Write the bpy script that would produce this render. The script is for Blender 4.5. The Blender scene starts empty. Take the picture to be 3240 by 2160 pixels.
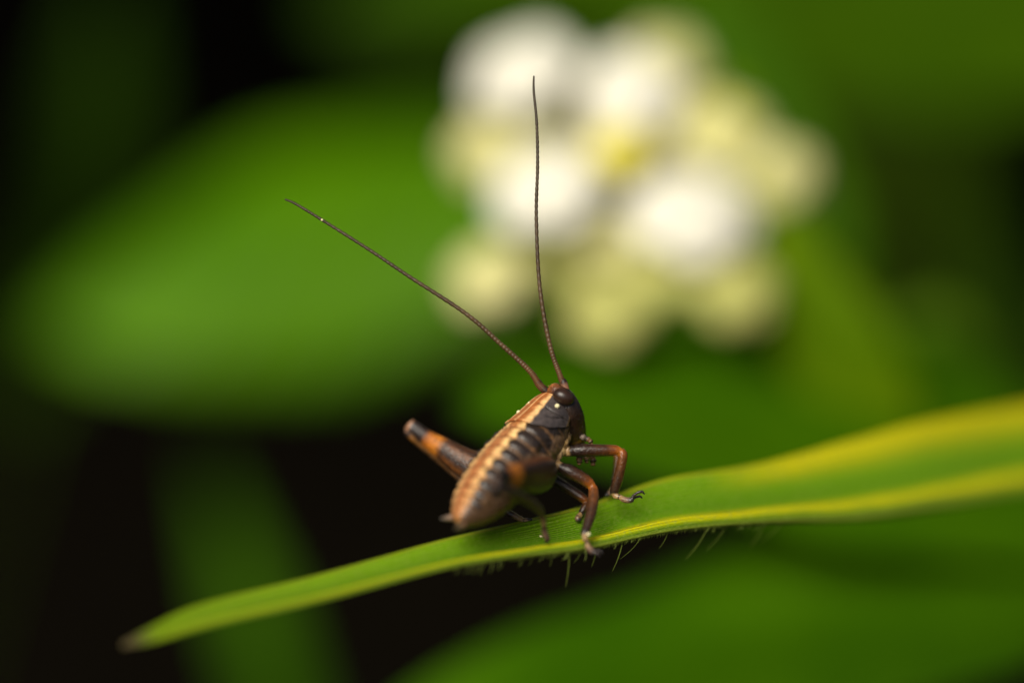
import bpy, bmesh, math, random
import numpy as np
from mathutils import Vector, Matrix, kdtree, noise as mnoise

random.seed(7)
np.random.seed(7)
sc = bpy.context.scene
col = sc.collection
# one Blender unit stands for one centimetre of this macro scene
sc.unit_settings.system = 'METRIC'
sc.unit_settings.scale_length = 0.01

# ------------------------------------------------------------------ camera
PITCH = math.radians(20.0)
FW = 4.27                      # width of the field at the focus plane, cm
LENS = 180.0
D = FW * LENS / 36.0           # distance of the focus plane
S = FW / 3240.0
FOC = Vector((0, 0, 12.0))     # what the lens is focused on, 12 cm above the soil
FV = Vector((0, math.cos(PITCH), -math.sin(PITCH)))
RV = Vector((1, 0, 0))
UV_ = Vector((0, math.sin(PITCH), math.cos(PITCH)))

cam = bpy.data.cameras.new('camera')
camo = bpy.data.objects.new('camera', cam)
col.objects.link(camo)
camo.location = FOC - FV * D
camo.rotation_euler = (math.radians(90) - PITCH, 0, 0)
cam.lens = LENS
cam.sensor_width = 36.0
cam.clip_start = 0.1
cam.clip_end = 20000
cam.dof.use_dof = True
cam.dof.focus_distance = D
cam.dof.aperture_fstop = (LENS * 1e-3) / 1.85
sc.camera = camo

# ------------------------------------------------------------------ light
SUN_EL, SUN_AZ = math.radians(46), math.radians(-25)   # azimuth from straight behind the camera, to its left
w = bpy.data.worlds.new('World')
sc.world = w
w.use_nodes = True
nt = w.node_tree
bg = nt.nodes['Background']
sky = nt.nodes.new('ShaderNodeTexSky')
sky.sky_type = 'NISHITA'
sky.sun_disc = False
sky.sun_elevation = SUN_EL
sundir = Vector((math.sin(SUN_AZ) * math.cos(SUN_EL), -math.cos(SUN_AZ) * math.cos(SUN_EL), math.sin(SUN_EL)))
sky.sun_rotation = math.atan2(sundir.x, sundir.y)
sky.dust_density = 3.0
nt.links.new(sky.outputs[0], bg.inputs[0])
bg.inputs[1].default_value = 0.05
sl = bpy.data.lights.new('sun', 'SUN')
sl.energy = 5.0
sl.angle = math.radians(38)
sl.color = (1.0, 0.93, 0.80)
so = bpy.data.objects.new('sun', sl)
col.objects.link(so)
so.rotation_euler = sundir.to_track_quat('Z', 'Y').to_euler()
so.location = (-20, -40, 60)

sc.view_settings.view_transform = 'Standard'
sc.view_settings.look = 'None'
sc.view_settings.gamma = 1
sc.view_settings.use_curve_mapping = False
sc.view_settings.exposure = -0.22
sc.render.engine = 'CYCLES'
sc.cycles.use_denoising = True
sc.cycles.max_bounces = 8
sc.cycles.transparent_max_bounces = 8

# ------------------------------------------------------------------ helpers
def P(px, py, z=0.0):
    """world point seen at photograph pixel (px,py), z cm behind the focus plane"""
    k = S * (1 + z / D)
    return FOC + RV * ((px - 1620) * k) + UV_ * ((1080 - py) * k) + FV * z

def C(x, y, z):
    """direction: x right, y up, z towards the lens"""
    return RV * x + UV_ * y - FV * z

def lin(r, g, b):
    f = lambda c: (c / 255 / 12.92) if c / 255 <= 0.04045 else ((c / 255 + 0.055) / 1.055) ** 2.4
    return np.array((f(r), f(g), f(b)))

def smooth(e0, e1, x):
    t = np.clip((x - e0) / (e1 - e0), 0, 1)
    return t * t * (3 - 2 * t)

def catmull(pts, n):
    """n samples of a smooth curve through pts (rows of any width)"""
    p = np.array(pts, float)
    p = np.vstack([2 * p[0] - p[1], p, 2 * p[-1] - p[-2]])
    m = len(p) - 3
    out = []
    for t in np.linspace(0, m, n):
        i = min(int(t), m - 1)
        u = t - i
        a, b, c, d = p[i], p[i + 1], p[i + 2], p[i + 3]
        out.append(0.5 * ((2 * b) + (-a + c) * u + (2 * a - 5 * b + 4 * c - d) * u * u + (-a + 3 * b - 3 * c + d) * u ** 3))
    return np.array(out)

def mesh_obj(name, verts, faces, mat, parent=None, smooth_shade=True, cols=None, uvs=None):
    me = bpy.data.meshes.new(name)
    me.from_pydata([tuple(v) for v in verts], [], faces)
    me.update()
    if smooth_shade:
        me.polygons.foreach_set('use_smooth', [True] * len(me.polygons))
    if cols is not None:
        a = me.color_attributes.new('Col', 'FLOAT_COLOR', 'POINT')
        c = np.ones((len(verts), 4))
        c[:, :3] = np.array(cols)
        a.data.foreach_set('color', c.ravel())
    if uvs is not None:
        ul = me.uv_layers.new(name='UVMap')
        li = np.zeros(len(me.loops), int)
        me.loops.foreach_get('vertex_index', li)
        ul.data.foreach_set('uv', np.array(uvs)[li].ravel())
    o = bpy.data.objects.new(name, me)
    col.objects.link(o)
    if mat:
        me.materials.append(mat)
    if parent is not None:
        o.parent = parent
        o.matrix_parent_inverse = Matrix.Translation(-Vector(parent.location)) if parent.type == 'EMPTY' else parent.matrix_world.inverted()
    return o

def tag(o, label=None, cat=None, group=None, kind=None):
    if label: o['label'] = label
    if cat: o['category'] = cat
    if group: o['group'] = group
    if kind: o['kind'] = kind
    return o

def empty(name, loc):
    o = bpy.data.objects.new(name, None)
    o.empty_display_size = 0.2
    col.objects.link(o)
    o.location = loc
    return o

def grid_faces(nu, nv, wrap=False):
    f = []
    for i in range(nu - 1):
        for j in range(nv if wrap else nv - 1):
            k = (j + 1) % nv
            f.append((i * nv + j, i * nv + k, (i + 1) * nv + k, (i + 1) * nv + j))
    return f

def tube_geo(pts, radii, nseg=14, n=None, squash=1.0, side=None, rings=None):
    """closed tapered tube through world points; returns verts, faces, (t, angle) per vertex.
    side: world direction in which the radius counts fully, squash scales across it"""
    dat = np.hstack([np.array([tuple(p) for p in pts], float), np.array(radii, float)[:, None]])
    n = n or max(8, 6 * len(pts))
    cv = catmull(dat, n)
    ce, ra = cv[:, :3], np.maximum(cv[:, 3], 1e-4)
    if rings is not None:
        ra = ra * rings(np.linspace(0, 1, n))
    tg = np.gradient(ce, axis=0)
    tg /= np.linalg.norm(tg, axis=1)[:, None] + 1e-12
    ref = np.array(tuple(side)) if side is not None else np.array((0.31, 0.2, 0.93))
    V, tp = [], []
    for i in range(n):
        a = ref - tg[i] * ref.dot(tg[i])
        nn = np.linalg.norm(a)
        if nn < 1e-3:
            a = np.array((1., 0, 0)) - tg[i] * tg[i][0]
            nn = np.linalg.norm(a)
        a /= nn
        b = np.cross(tg[i], a)
        if side is None:
            ref = a
        for j in range(nseg):
            th = 2 * math.pi * j / nseg
            V.append(ce[i] + ra[i] * (math.cos(th) * a + squash * math.sin(th) * b))
            tp.append((i / (n - 1), th))
    F = grid_faces(n, nseg, True)
    V.append(ce[0] - tg[0] * ra[0] * 0.4); tp.append((0, 0))
    V.append(ce[-1] + tg[-1] * ra[-1] * 0.4); tp.append((1, 0))
    k = n * nseg
    for j in range(nseg):
        F.append((j, k, (j + 1) % nseg)[::-1] if False else ((j + 1) % nseg, j, k))
        F.append(((n - 1) * nseg + j, (n - 1) * nseg + (j + 1) % nseg, k + 1))
    return np.array(V), F, np.array(tp)

def ramp(t, stops):
    """colour along t from [(pos, linear rgb)]"""
    t = np.asarray(t)
    xs = [q[0] for q in stops]
    return np.stack([np.interp(t, xs, [q[1][c] for q in stops]) for c in range(3)], axis=-1)

# ------------------------------------------------------------------ materials
def new_mat(name):
    m = bpy.data.materials.new(name)
    m.use_nodes = True
    return m, m.node_tree, m.node_tree.nodes['Principled BSDF']

def N(nt, typ, **kw):
    n = nt.nodes.new(typ)
    for k, v in kw.items():
        setattr(n, k, v)
    return n

def col_mat(name, rough=0.35, spec=0.5, noise_scale=60, noise_amt=0.25, bump=0.3, bump_scale=220, coat=0.0, sss=0.0, dist=0.004):
    """body colour comes from the mesh's own marking attribute, mottled by fine noise"""
    m, t, b = new_mat(name)
    at = N(t, 'ShaderNodeVertexColor', layer_name='Col')
    tc = N(t, 'ShaderNodeTexCoord')
    nz = N(t, 'ShaderNodeTexNoise'); nz.inputs['Scale'].default_value = noise_scale; nz.inputs['Detail'].default_value = 5
    t.links.new(tc.outputs['Object'], nz.inputs['Vector'])
    mr = N(t, 'ShaderNodeMapRange'); mr.inputs[1].default_value = 0.3; mr.inputs[2].default_value = 0.7
    mr.inputs[3].default_value = 1 - noise_amt; mr.inputs[4].default_value = 1 + noise_amt
    t.links.new(nz.outputs[0], mr.inputs[0])
    mx = N(t, 'ShaderNodeVectorMath', operation='SCALE')
    t.links.new(at.outputs[0], mx.inputs[0]); t.links.new(mr.outputs[0], mx.inputs['Scale'])
    t.links.new(mx.outputs[0], b.inputs['Base Color'])
    n2 = N(t, 'ShaderNodeTexNoise'); n2.inputs['Scale'].default_value = bump_scale; n2.inputs['Detail'].default_value = 3
    t.links.new(tc.outputs['Object'], n2.inputs['Vector'])
    bp = N(t, 'ShaderNodeBump'); bp.inputs['Strength'].default_value = bump; bp.inputs['Distance'].default_value = dist
    t.links.new(n2.outputs[0], bp.inputs['Height']); t.links.new(bp.outputs[0], b.inputs['Normal'])
    b.inputs['Roughness'].default_value = rough
    b.inputs['Specular IOR Level'].default_value = spec
    b.inputs['Coat Weight'].default_value = coat
    b.inputs['Coat Roughness'].default_value = 0.25
    if sss:
        b.inputs['Subsurface Weight'].default_value = sss
        b.inputs['Subsurface Radius'].default_value = (0.03, 0.015, 0.006)
        b.inputs['Subsurface Scale'].default_value = 1.0
    return m

def leaf_mat(name, c1, c2, rough=0.5, trans=0.3, scale=1.2, vein=0.15, spec=0.2):
    m, t, b = new_mat(name)
    tc = N(t, 'ShaderNodeTexCoord')
    nz = N(t, 'ShaderNodeTexNoise'); nz.inputs['Scale'].default_value = scale; nz.inputs['Detail'].default_value = 4
    t.links.new(tc.outputs['Object'], nz.inputs['Vector'])
    cr = N(t, 'ShaderNodeValToRGB')
    cr.color_ramp.elements[0].position = 0.35; cr.color_ramp.elements[0].color = (*c1, 1)
    cr.color_ramp.elements[1].position = 0.65; cr.color_ramp.elements[1].color = (*c2, 1)
    t.links.new(nz.outputs[0], cr.inputs[0])
    # side veins run out from the midrib: waves in uv
    uv = N(t, 'ShaderNodeUVMap')
    sp = N(t, 'ShaderNodeSeparateXYZ'); t.links.new(uv.outputs[0], sp.inputs[0])
    ab = N(t, 'ShaderNodeMath', operation='ABSOLUTE')
    sb = N(t, 'ShaderNodeMath', operation='SUBTRACT'); sb.inputs[1].default_value = 0.5
    t.links.new(sp.outputs[1], sb.inputs[0]); t.links.new(sb.outputs[0], ab.inputs[0])
    ml = N(t, 'ShaderNodeMath', operation='MULTIPLY_ADD'); ml.inputs[1].default_value = -0.45
    t.links.new(ab.outputs[0], ml.inputs[0]); t.links.new(sp.outputs[0], ml.inputs[2])
    m2 = N(t, 'ShaderNodeMath', operation='MULTIPLY'); m2.inputs[1].default_value = 75
    t.links.new(ml.outputs[0], m2.inputs[0])
    sn = N(t, 'ShaderNodeMath', operation='SINE'); t.links.new(m2.outputs[0], sn.inputs[0])
    bp = N(t, 'ShaderNodeBump'); bp.inputs['Strength'].default_value = vein; bp.inputs['Distance'].default_value = 0.02
    t.links.new(sn.outputs[0], bp.inputs['Height']); t.links.new(bp.outputs[0], b.inputs['Normal'])
    t.links.new(cr.outputs[0], b.inputs['Base Color'])
    b.inputs['Roughness'].default_value = rough
    b.inputs['Specular IOR Level'].default_value = spec
    tr = N(t, 'ShaderNodeBsdfTranslucent')
    hs = N(t, 'ShaderNodeHueSaturation'); hs.inputs['Value'].default_value = 1.2; hs.inputs['Hue'].default_value = 0.485
    t.links.new(cr.outputs[0], hs.inputs['Color']); t.links.new(hs.outputs[0], tr.inputs['Color'])
    mx = N(t, 'ShaderNodeMixShader'); mx.inputs[0].default_value = trans
    out = t.nodes['Material Output']
    t.links.new(b.outputs[0], mx.inputs[1]); t.links.new(tr.outputs[0], mx.inputs[2]); t.links.new(mx.outputs[0], out.inputs[0])
    return m

def plain_mat(name, c, rough=0.5, spec=0.5, noise_amt=0.2, noise_scale=20, trans=0.0, bump=0.2):
    m, t, b = new_mat(name)
    tc = N(t, 'ShaderNodeTexCoord')
    nz = N(t, 'ShaderNodeTexNoise'); nz.inputs['Scale'].default_value = noise_scale; nz.inputs['Detail'].default_value = 5
    t.links.new(tc.outputs['Object'], nz.inputs['Vector'])
    cr = N(t, 'ShaderNodeValToRGB')
    c = np.array(c)
    cr.color_ramp.elements[0].position = 0.3; cr.color_ramp.elements[0].color = (*(c * (1 - noise_amt)), 1)
    cr.color_ramp.elements[1].position = 0.7; cr.color_ramp.elements[1].color = (*np.minimum(c * (1 + noise_amt), 0.95), 1)
    t.links.new(nz.outputs[0], cr.inputs[0]); t.links.new(cr.outputs[0], b.inputs['Base Color'])
    bp = N(t, 'ShaderNodeBump'); bp.inputs['Strength'].default_value = bump; bp.inputs['Distance'].default_value = 0.01
    t.links.new(nz.outputs[0], bp.inputs['Height']); t.links.new(bp.outputs[0], b.inputs['Normal'])
    b.inputs['Roughness'].default_value = rough
    b.inputs['Specular IOR Level'].default_value = spec
    if trans:
        tr = N(t, 'ShaderNodeBsdfTranslucent'); t.links.new(cr.outputs[0], tr.inputs['Color'])
        mx = N(t, 'ShaderNodeMixShader'); mx.inputs[0].default_value = trans
        out = t.nodes['Material Output']
        t.links.new(b.outputs[0], mx.inputs[1]); t.links.new(tr.outputs[0], mx.inputs[2]); t.links.new(mx.outputs[0], out.inputs[0])
    return m

M_BODY = col_mat('cuticle', 0.34, 0.55, 55, 0.42, 0.42, 110, coat=0.15, sss=0.08, dist=.008)
M_PRON = col_mat('pronotum_cuticle', 0.38, 0.5, 55, 0.28, 0.5, 130, coat=0.05)
M_ANT = col_mat('antenna_cuticle', 0.45, 0.4, 40, 0.2, 0.2, 150)
M_EYE = plain_mat('eye_cuticle', lin(50, 32, 22), 0.36, 0.6, 0.25, 30, bump=0.02)
M_POLLEN = plain_mat('pollen_surface', (0.80, 0.72, 0.42), 0.6, 0.3, 0.15, 90, bump=0.6)
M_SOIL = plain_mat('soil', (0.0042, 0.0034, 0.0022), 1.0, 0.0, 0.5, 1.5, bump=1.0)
M_STEM = plain_mat('stem_skin', (0.07, 0.14, 0.003), 0.6, 0.1, 0.25, 6)
M_HAIR = plain_mat('leaf_hair', (0.24, 0.31, 0.05), 0.5, 0.3, 0.1, 10, trans=0.4)
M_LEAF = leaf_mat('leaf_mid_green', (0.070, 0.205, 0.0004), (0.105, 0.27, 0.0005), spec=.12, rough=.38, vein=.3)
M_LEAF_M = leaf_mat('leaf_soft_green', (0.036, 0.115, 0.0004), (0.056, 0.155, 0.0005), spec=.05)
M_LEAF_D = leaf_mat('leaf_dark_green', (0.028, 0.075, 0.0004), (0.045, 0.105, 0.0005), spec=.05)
M_LEAF_Y = leaf_mat('leaf_yellow_green', (0.10, 0.20, 0.0006), (0.145, 0.25, 0.0008), spec=.08)
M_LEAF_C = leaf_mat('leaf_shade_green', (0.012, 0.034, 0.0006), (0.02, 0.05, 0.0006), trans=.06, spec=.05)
M_PETAL = plain_mat('petal_white', (0.89, 0.865, 0.73), 0.55, 0.3, 0.03, 8, trans=0.12)
M_PETAL_C = plain_mat('petal_cream', (0.80, 0.77, 0.34), 0.55, 0.3, 0.08, 8, trans=0.25)
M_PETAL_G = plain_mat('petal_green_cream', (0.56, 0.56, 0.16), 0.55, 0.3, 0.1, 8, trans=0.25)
M_BOSS = plain_mat('flower_heart', (0.70, 0.62, 0.04), 0.6, 0.3, 0.15, 20)

# ------------------------------------------------------------------ ground
gn = 70
gx = np.concatenate([-np.geomspace(6000, 45, 12), np.linspace(-40, 40, gn), np.geomspace(45, 6000, 12)])
gv = []
for yy in gx:
    for xx in gx:
        zz = 0
        if abs(xx) < 42 and abs(yy) < 42:
            zz = 0.5 * mnoise.noise(Vector((xx * 0.2, yy * 0.2, 0))) + 0.25 * mnoise.noise(Vector((xx * 0.7, yy * 0.7, 3)))
        gv.append((xx, yy + 20, zz))
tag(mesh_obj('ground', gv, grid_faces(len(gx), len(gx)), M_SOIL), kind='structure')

# ------------------------------------------------------------------ leafy plants behind
def leaf_geo(base, tip, width, normal, arch=0.12, fold=0.15, wave=0.02, nu=26, nv=13, blunt=0.75, sharp=1.0, seed=0):
    base, tip, normal = Vector(base), Vector(tip), Vector(normal).normalized()
    ax = tip - base
    L = ax.length
    side = ax.normalized().cross(normal).normalized()
    nrm = side.cross(ax.normalized()).normalized()
    if nrm.dot(normal) < 0: nrm = -nrm
    V, U, mid = [], [], []
    for i in range(nu):
        t = i / (nu - 1)
        c = base + ax * t + nrm * (arch * L * 4 * t * (1 - t))
        wd = 0.5 * width * max(0.01, math.sin(math.pi * min(1, t ** blunt)) ** (0.62 * sharp))
        mid.append(c.copy())
        for j in range(nv):
            v = -1 + 2 * j / (nv - 1)
            ww = wd * (1 + 0.03 * math.sin(t * 22 + seed) * abs(v) ** 3)
            q = c + side * (v * ww) + nrm * (fold * abs(v) ** 1.3 * wd + wave * L * math.sin(t * 9 + v * 2 + seed) * abs(v))
            V.append(q); U.append((t, 0.5 + 0.5 * v))
    return V, grid_faces(nu, nv), U, mid, nrm

def solid(o, th):
    md = o.modifiers.new('thickness', 'SOLIDIFY'); md.thickness = th; md.offset = -1
    return o

def add_leaf(root, base, tip, width, normal, mat, petiole=None, name='leaf', **kw):
    V, F, U, mid, nrm = leaf_geo(base, tip, width, normal, **kw)
    o = solid(mesh_obj(name, V, F, mat, root, uvs=U), 0.018)
    r = max(0.015, width * 0.018)
    v, f, _ = tube_geo([p - nrm * r * 0.8 for p in mid[::5]], [r * (1 - 0.85 * i / (len(mid[::5]) - 1)) for i in range(len(mid[::5]))], 8)
    mesh_obj('midrib', v, f, M_STEM, o)
    if petiole:
        v, f, _ = tube_geo(petiole, [r * 1.3] * (len(petiole) - 1) + [r], 8, n=24)
        mesh_obj('petiole', v, f, M_STEM, root)
    return o

def plant(name, label, cat, foot, base, tip, width, normal, mat, group=None, via=None, **kw):
    foot = Vector(foot)
    root = empty(name, foot)
    tag(root, label, cat, group)
    b = Vector(base)
    pts = [foot - Vector((0, 0, 0.3)), foot.lerp(b, 0.35) + Vector((0, 0, 0.5))]
    if via is not None: pts.append(Vector(via))
    pts += [b - (Vector(tip) - b).normalized() * 0.25, b + (Vector(tip) - b).normalized() * 0.1]
    add_leaf(root, base, tip, width, normal, mat, pts, **kw)
    return root

def W(px, z): return px * S * (1 + z / D)
UPT = C(0, 0.75, 0.65)     # leaves mostly turn their faces up and towards the open side

z = 9.0
plant('broad_leaf_plant', 'broad bright green leaf with pale sheen, behind the cricket\'s backward antenna', 'leaf',
      (7.5, 19, 0), P(2080, 470, z + 0.6), P(130, 1060, z - .3), W(880, z), C(-0.15, 0.5, 0.85), M_LEAF, arch=0.06, fold=-0.38, blunt=0.95, seed=1, via=P(2700, 900, z + 3))
z = 7.5
plant('broad_leaf_plant', 'wide mid green leaf directly behind the cricket\'s head and front leg', 'leaf',
      (9, 9, 0), P(3700, 1660, 4.5), P(1450, 1290, 3.1), W(1060, 3.6), C(0.1, 0.75, 0.65), M_LEAF_M, arch=0.05, fold=0.1, seed=2, sharp=.8)
z = 3.0
plant('broad_leaf_plant', 'low green leaf spreading beneath the yellow-edged grass blade', 'leaf',
      (7, 8, 0), P(3700, 1790, z + .5), P(1200, 2340, z), W(880, z), C(0.0, 0.8, 0.6), M_LEAF_M, arch=0.04, fold=0.08, seed=3)
z = 8.5
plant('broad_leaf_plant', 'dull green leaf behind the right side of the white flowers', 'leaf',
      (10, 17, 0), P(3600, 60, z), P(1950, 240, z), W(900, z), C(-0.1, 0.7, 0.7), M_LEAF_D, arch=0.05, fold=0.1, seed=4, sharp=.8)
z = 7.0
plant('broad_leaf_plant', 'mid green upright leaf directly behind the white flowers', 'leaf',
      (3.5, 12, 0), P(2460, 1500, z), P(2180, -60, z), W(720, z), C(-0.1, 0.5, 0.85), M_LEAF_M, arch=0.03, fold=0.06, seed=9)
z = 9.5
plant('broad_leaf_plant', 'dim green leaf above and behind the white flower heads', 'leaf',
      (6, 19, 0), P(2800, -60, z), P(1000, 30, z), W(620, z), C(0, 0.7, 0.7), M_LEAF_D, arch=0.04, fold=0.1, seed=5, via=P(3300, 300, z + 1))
z = 11.0
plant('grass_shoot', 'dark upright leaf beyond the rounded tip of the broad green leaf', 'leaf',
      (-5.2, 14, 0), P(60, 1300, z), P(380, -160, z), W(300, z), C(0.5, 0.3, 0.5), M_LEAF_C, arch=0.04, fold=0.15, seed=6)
z = 8.5
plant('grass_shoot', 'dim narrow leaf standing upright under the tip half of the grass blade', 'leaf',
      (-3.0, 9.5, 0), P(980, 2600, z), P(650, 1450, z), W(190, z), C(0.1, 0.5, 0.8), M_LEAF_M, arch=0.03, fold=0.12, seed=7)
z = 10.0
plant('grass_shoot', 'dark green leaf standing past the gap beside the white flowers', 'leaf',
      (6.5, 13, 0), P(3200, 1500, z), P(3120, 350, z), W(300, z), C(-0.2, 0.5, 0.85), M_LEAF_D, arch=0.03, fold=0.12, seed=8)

# plants added above the view; their big leaves keep the soil behind dark
def shade_plant(foot, spots, label):
    foot = Vector(foot)
    root = empty('added_shade_plant', foot)
    tag(root, label, 'plant', 'unseen plants added to shade the soil')
    top = max(s[0][2] for s in spots)
    v, f, _ = tube_geo([foot - Vector((0, 0, .4)), foot + Vector((0.4, 0.2, top * .5)), foot + Vector((0.2, 0, top))], [0.5, 0.42, 0.25], 10, n=24)
    mesh_obj('stem', v, f, M_STEM, root)
    for k, (b, t, wd) in enumerate(spots):
        b, t = Vector(b), Vector(t)
        h = foot + Vector((0.2, 0.1, b.z - 1.5))
        add_leaf(root, b, t, wd, (0, -0.25, 1), M_LEAF_C, [h, h.lerp(b, .5) + Vector((0, 0, .4)), b, b.lerp(t, .05)], arch=0.08, fold=0.12, seed=k * 2.1)

def ring(fx, fy, specs):
    out = []
    for (ang, r0, L, h, wd) in specs:
        a = math.radians(ang)
        out.append(((fx + r0 * math.cos(a), fy + r0 * math.sin(a), h), (fx + (r0 + L) * math.cos(a), fy + (r0 + L) * math.sin(a), h - 1.5), wd))
    return out
for fx, fy, lab in ((-9, 30, 'unseen big-leaved plant added for shade, left of the flower stem'), (4, 34, 'unseen big-leaved plant added for shade, behind the flower stem'), (17, 29, 'unseen big-leaved plant added for shade, right of the flower stem')):
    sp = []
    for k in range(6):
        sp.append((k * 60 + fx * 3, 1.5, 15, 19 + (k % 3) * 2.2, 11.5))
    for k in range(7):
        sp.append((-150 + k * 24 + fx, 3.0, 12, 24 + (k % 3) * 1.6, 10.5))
    shade_plant((fx, fy, 0), ring(fx, fy, sp), lab)

# ------------------------------------------------------------------ flower cluster
ZF = 3.9
fl_root = empty('flower_cluster', (1.8, 6.5, 0))
tag(fl_root, 'cluster of small round white and cream flowers with yellow hearts on one stalk', 'flowers')
hub = P(1990, 640, ZF + 0.55)
v, f, _ = tube_geo([Vector((1.8, 6.5, -0.3)), P(3050, 1550, ZF + 2.2), P(2700, 1100, ZF + 1.5), P(2250, 760, ZF + .9), hub], [0.13, .12, .11, .10, .07], 10, n=40)
mesh_obj('stalk', v, f, M_STEM, fl_root)

def floret(px, py, z, rpx, face, mat, npet=5, cup=0.35, boss=True, seed=0):
    c = P(px, py, z)
    r = W(rpx * .88, z)
    nrm = face.normalized()
    a = nrm.orthogonal().normalized()
    b = nrm.cross(a)
    # a rounded calyx carries the petals
    v, f, _ = tube_geo([c - nrm * r * .55, c - nrm * r * .35, c - nrm * r * .05], [r * .10, r * .30, r * .22], 10, n=10)
    fo = mesh_obj('floret', v, f, M_STEM, fl_root)
    v, f, _ = tube_geo([hub, hub.lerp(c - nrm * r * .5, .5) - UV_ * 0.05, c - nrm * r * .5], [0.035, .03, .03], 8, n=14)
    mesh_obj('pedicel', v, f, M_STEM, fl_root)
    for k in range(npet):
        an = 2 * math.pi * k / npet + seed
        d = (a * math.cos(an) + b * math.sin(an))
        s = nrm.cross(d)
        V = []
        nu, nv = 9, 9
        for i in range(nu):
            t = i / (nu - 1)
            for j in range(nv):
                q = -1 + 2 * j / (nv - 1)
                wd = r * 0.62 * math.sin(math.pi * min(1, 0.12 + 0.80 * t ** 0.9)) ** 0.7
                notch = 1 - 0.06 * (1 - abs(q)) * (t > .95)
                rad = r * t * notch * (1 - 0.12 * q * q * t)
                hgt = r * (0.34 - cup * 1.15 * t ** 2.2 - 0.12 * q * q * t)
                V.append(c + d * rad + s * (q * wd) + nrm * (hgt + 0.02 * r * k))
        o = solid(mesh_obj('petal', V, grid_faces(nu, nv), mat, fo), 0.012)
    if boss:
        v, f, _ = tube_geo([c - nrm * r * .1, c + nrm * r * .05, c + nrm * r * .16], [r * .22, r * .25, r * .12], 10, n=8)
        v = v + np.array(tuple(nrm * r * .34))
        mesh_obj('heart', v, f, M_BOSS, fo)
    return fo

FU = C(-0.1, 0.55, 0.8)
floret(1655, 232, ZF - .1, 228, C(-.30, .75, .6), M_PETAL, cup=.4, boss=False, seed=.2)
floret(1990, 290, ZF - .05, 225, C(.05, .7, .7), M_PETAL, cup=.45, boss=False, seed=.9)
floret(2110, 190, ZF + .1, 172, C(.2, .8, .5), M_PETAL_C, cup=.5, boss=False, seed=.4)
floret(2290, 420, ZF - .05, 205, C(.3, .7, .6), M_PETAL_C, cup=.5, boss=True, seed=1.4)
floret(2490, 540, ZF - .1, 145, C(.4, .6, .7), M_PETAL_C, cup=.6, boss=False, seed=.1)
floret(1530, 460, ZF - .05, 165, C(-.5, .5, .6), M_PETAL_C, cup=.6, boss=False, seed=.7)
floret(1730, 605, ZF - .3, 235, C(-.2, .7, .7), M_PETAL, cup=.35, boss=False, seed=.5)
floret(2185, 690, ZF - .3, 255, C(.15, .7, .7), M_PETAL, cup=.35, boss=False, seed=.25)
floret(1690, 420, ZF + .0, 150, C(-.15, .7, .7), M_PETAL_C, cup=.3, boss=False, seed=.4)
floret(1870, 400, ZF + .15, 140, C(0, .7, .7), M_PETAL_C, cup=.3, boss=False, seed=.9)
floret(2100, 500, ZF + .1, 150, C(.1, .7, .7), M_PETAL_C, cup=.3, boss=False, seed=.2)
floret(1950, 760, ZF - .2, 150, C(0, .7, .7), M_PETAL_C, cup=.3, boss=False, seed=.7)
floret(1960, 485, ZF - .25, 120, C(-.1, .7, .75), M_BOSS, cup=.25, boss=True, seed=.3)
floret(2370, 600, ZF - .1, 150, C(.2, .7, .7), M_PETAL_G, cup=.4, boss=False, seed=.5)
floret(1550, 878, ZF - .2, 165, C(-.3, .6, .8), M_PETAL_C, cup=.35, boss=False, seed=.65)
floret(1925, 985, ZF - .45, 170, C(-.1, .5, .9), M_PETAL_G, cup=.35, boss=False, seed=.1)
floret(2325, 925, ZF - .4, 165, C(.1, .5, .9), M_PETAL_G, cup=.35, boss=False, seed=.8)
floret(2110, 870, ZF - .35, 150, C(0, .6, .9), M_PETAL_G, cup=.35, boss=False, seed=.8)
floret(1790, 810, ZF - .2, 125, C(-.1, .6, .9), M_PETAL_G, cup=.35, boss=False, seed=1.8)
# ruff of yellow-green bracts behind the florets
for k in range(11):
    an = 2 * math.pi * k / 11 + .2
    tx, ty = 2000 + (480 + 40 * math.sin(3 * an)) * math.cos(an), 580 - 440 * math.sin(an)
    V, F, U, mid, nrm = leaf_geo(P(2000 + 60 * math.cos(an), 600 - 60 * math.sin(an), ZF + .5), P(tx, ty, ZF + .12), W(300, ZF), C(-.15, .5, .8), arch=.03, fold=.2, seed=k, nu=14, nv=7)
    solid(mesh_obj('bract', V, F, M_LEAF_Y, fl_root, uvs=U), 0.015)
# small yellow-green leaf on the flower stalk
V, F, U, mid, nrm = leaf_geo(P(2860, 1500, ZF + .1), P(2330, 560, ZF - .2), W(340, ZF), C(-.2, .55, .8), arch=.04, fold=.1, seed=3)
solid(mesh_obj('stalk_leaf', V, F, M_LEAF_Y, fl_root, uvs=U), 0.015)

# ------------------------------------------------------------------ grass blade
up_e = [(385, 2038), (480, 1985), (640, 1914), (1000, 1824), (1400, 1712), (1660, 1650), (1850, 1602), (2100, 1518), (2400, 1470), (2700, 1392), (2950, 1330), (3240, 1282), (3600, 1225), (4000, 1200)]
lo_e = [(387, 2048), (490, 2030), (660, 1984), (1010, 1905), (1400, 1805), (1660, 1762), (1860, 1738), (2110, 1685), (2400, 1655), (2700, 1645), (2950, 1612), (3240, 1562), (3600, 1520), (4000, 1500)]
dep = [-.80, -.75, -.67, -.50, -.30, -.12, 0.0, .18, .45, .78, 1.1, 1.55, 2.1, 2.8]
hw = [.005, .03, .07, .12, .14, .15, .16, .17, .19, .21, .23, .25, .26, .26]     # half depth between the two margins
NB = 260
ue, le = catmull(up_e, NB), catmull(lo_e, NB)
dz, hz = catmull([(d,) for d in dep], NB)[:, 0], catmull([(d,) for d in hw], NB)[:, 0]
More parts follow.
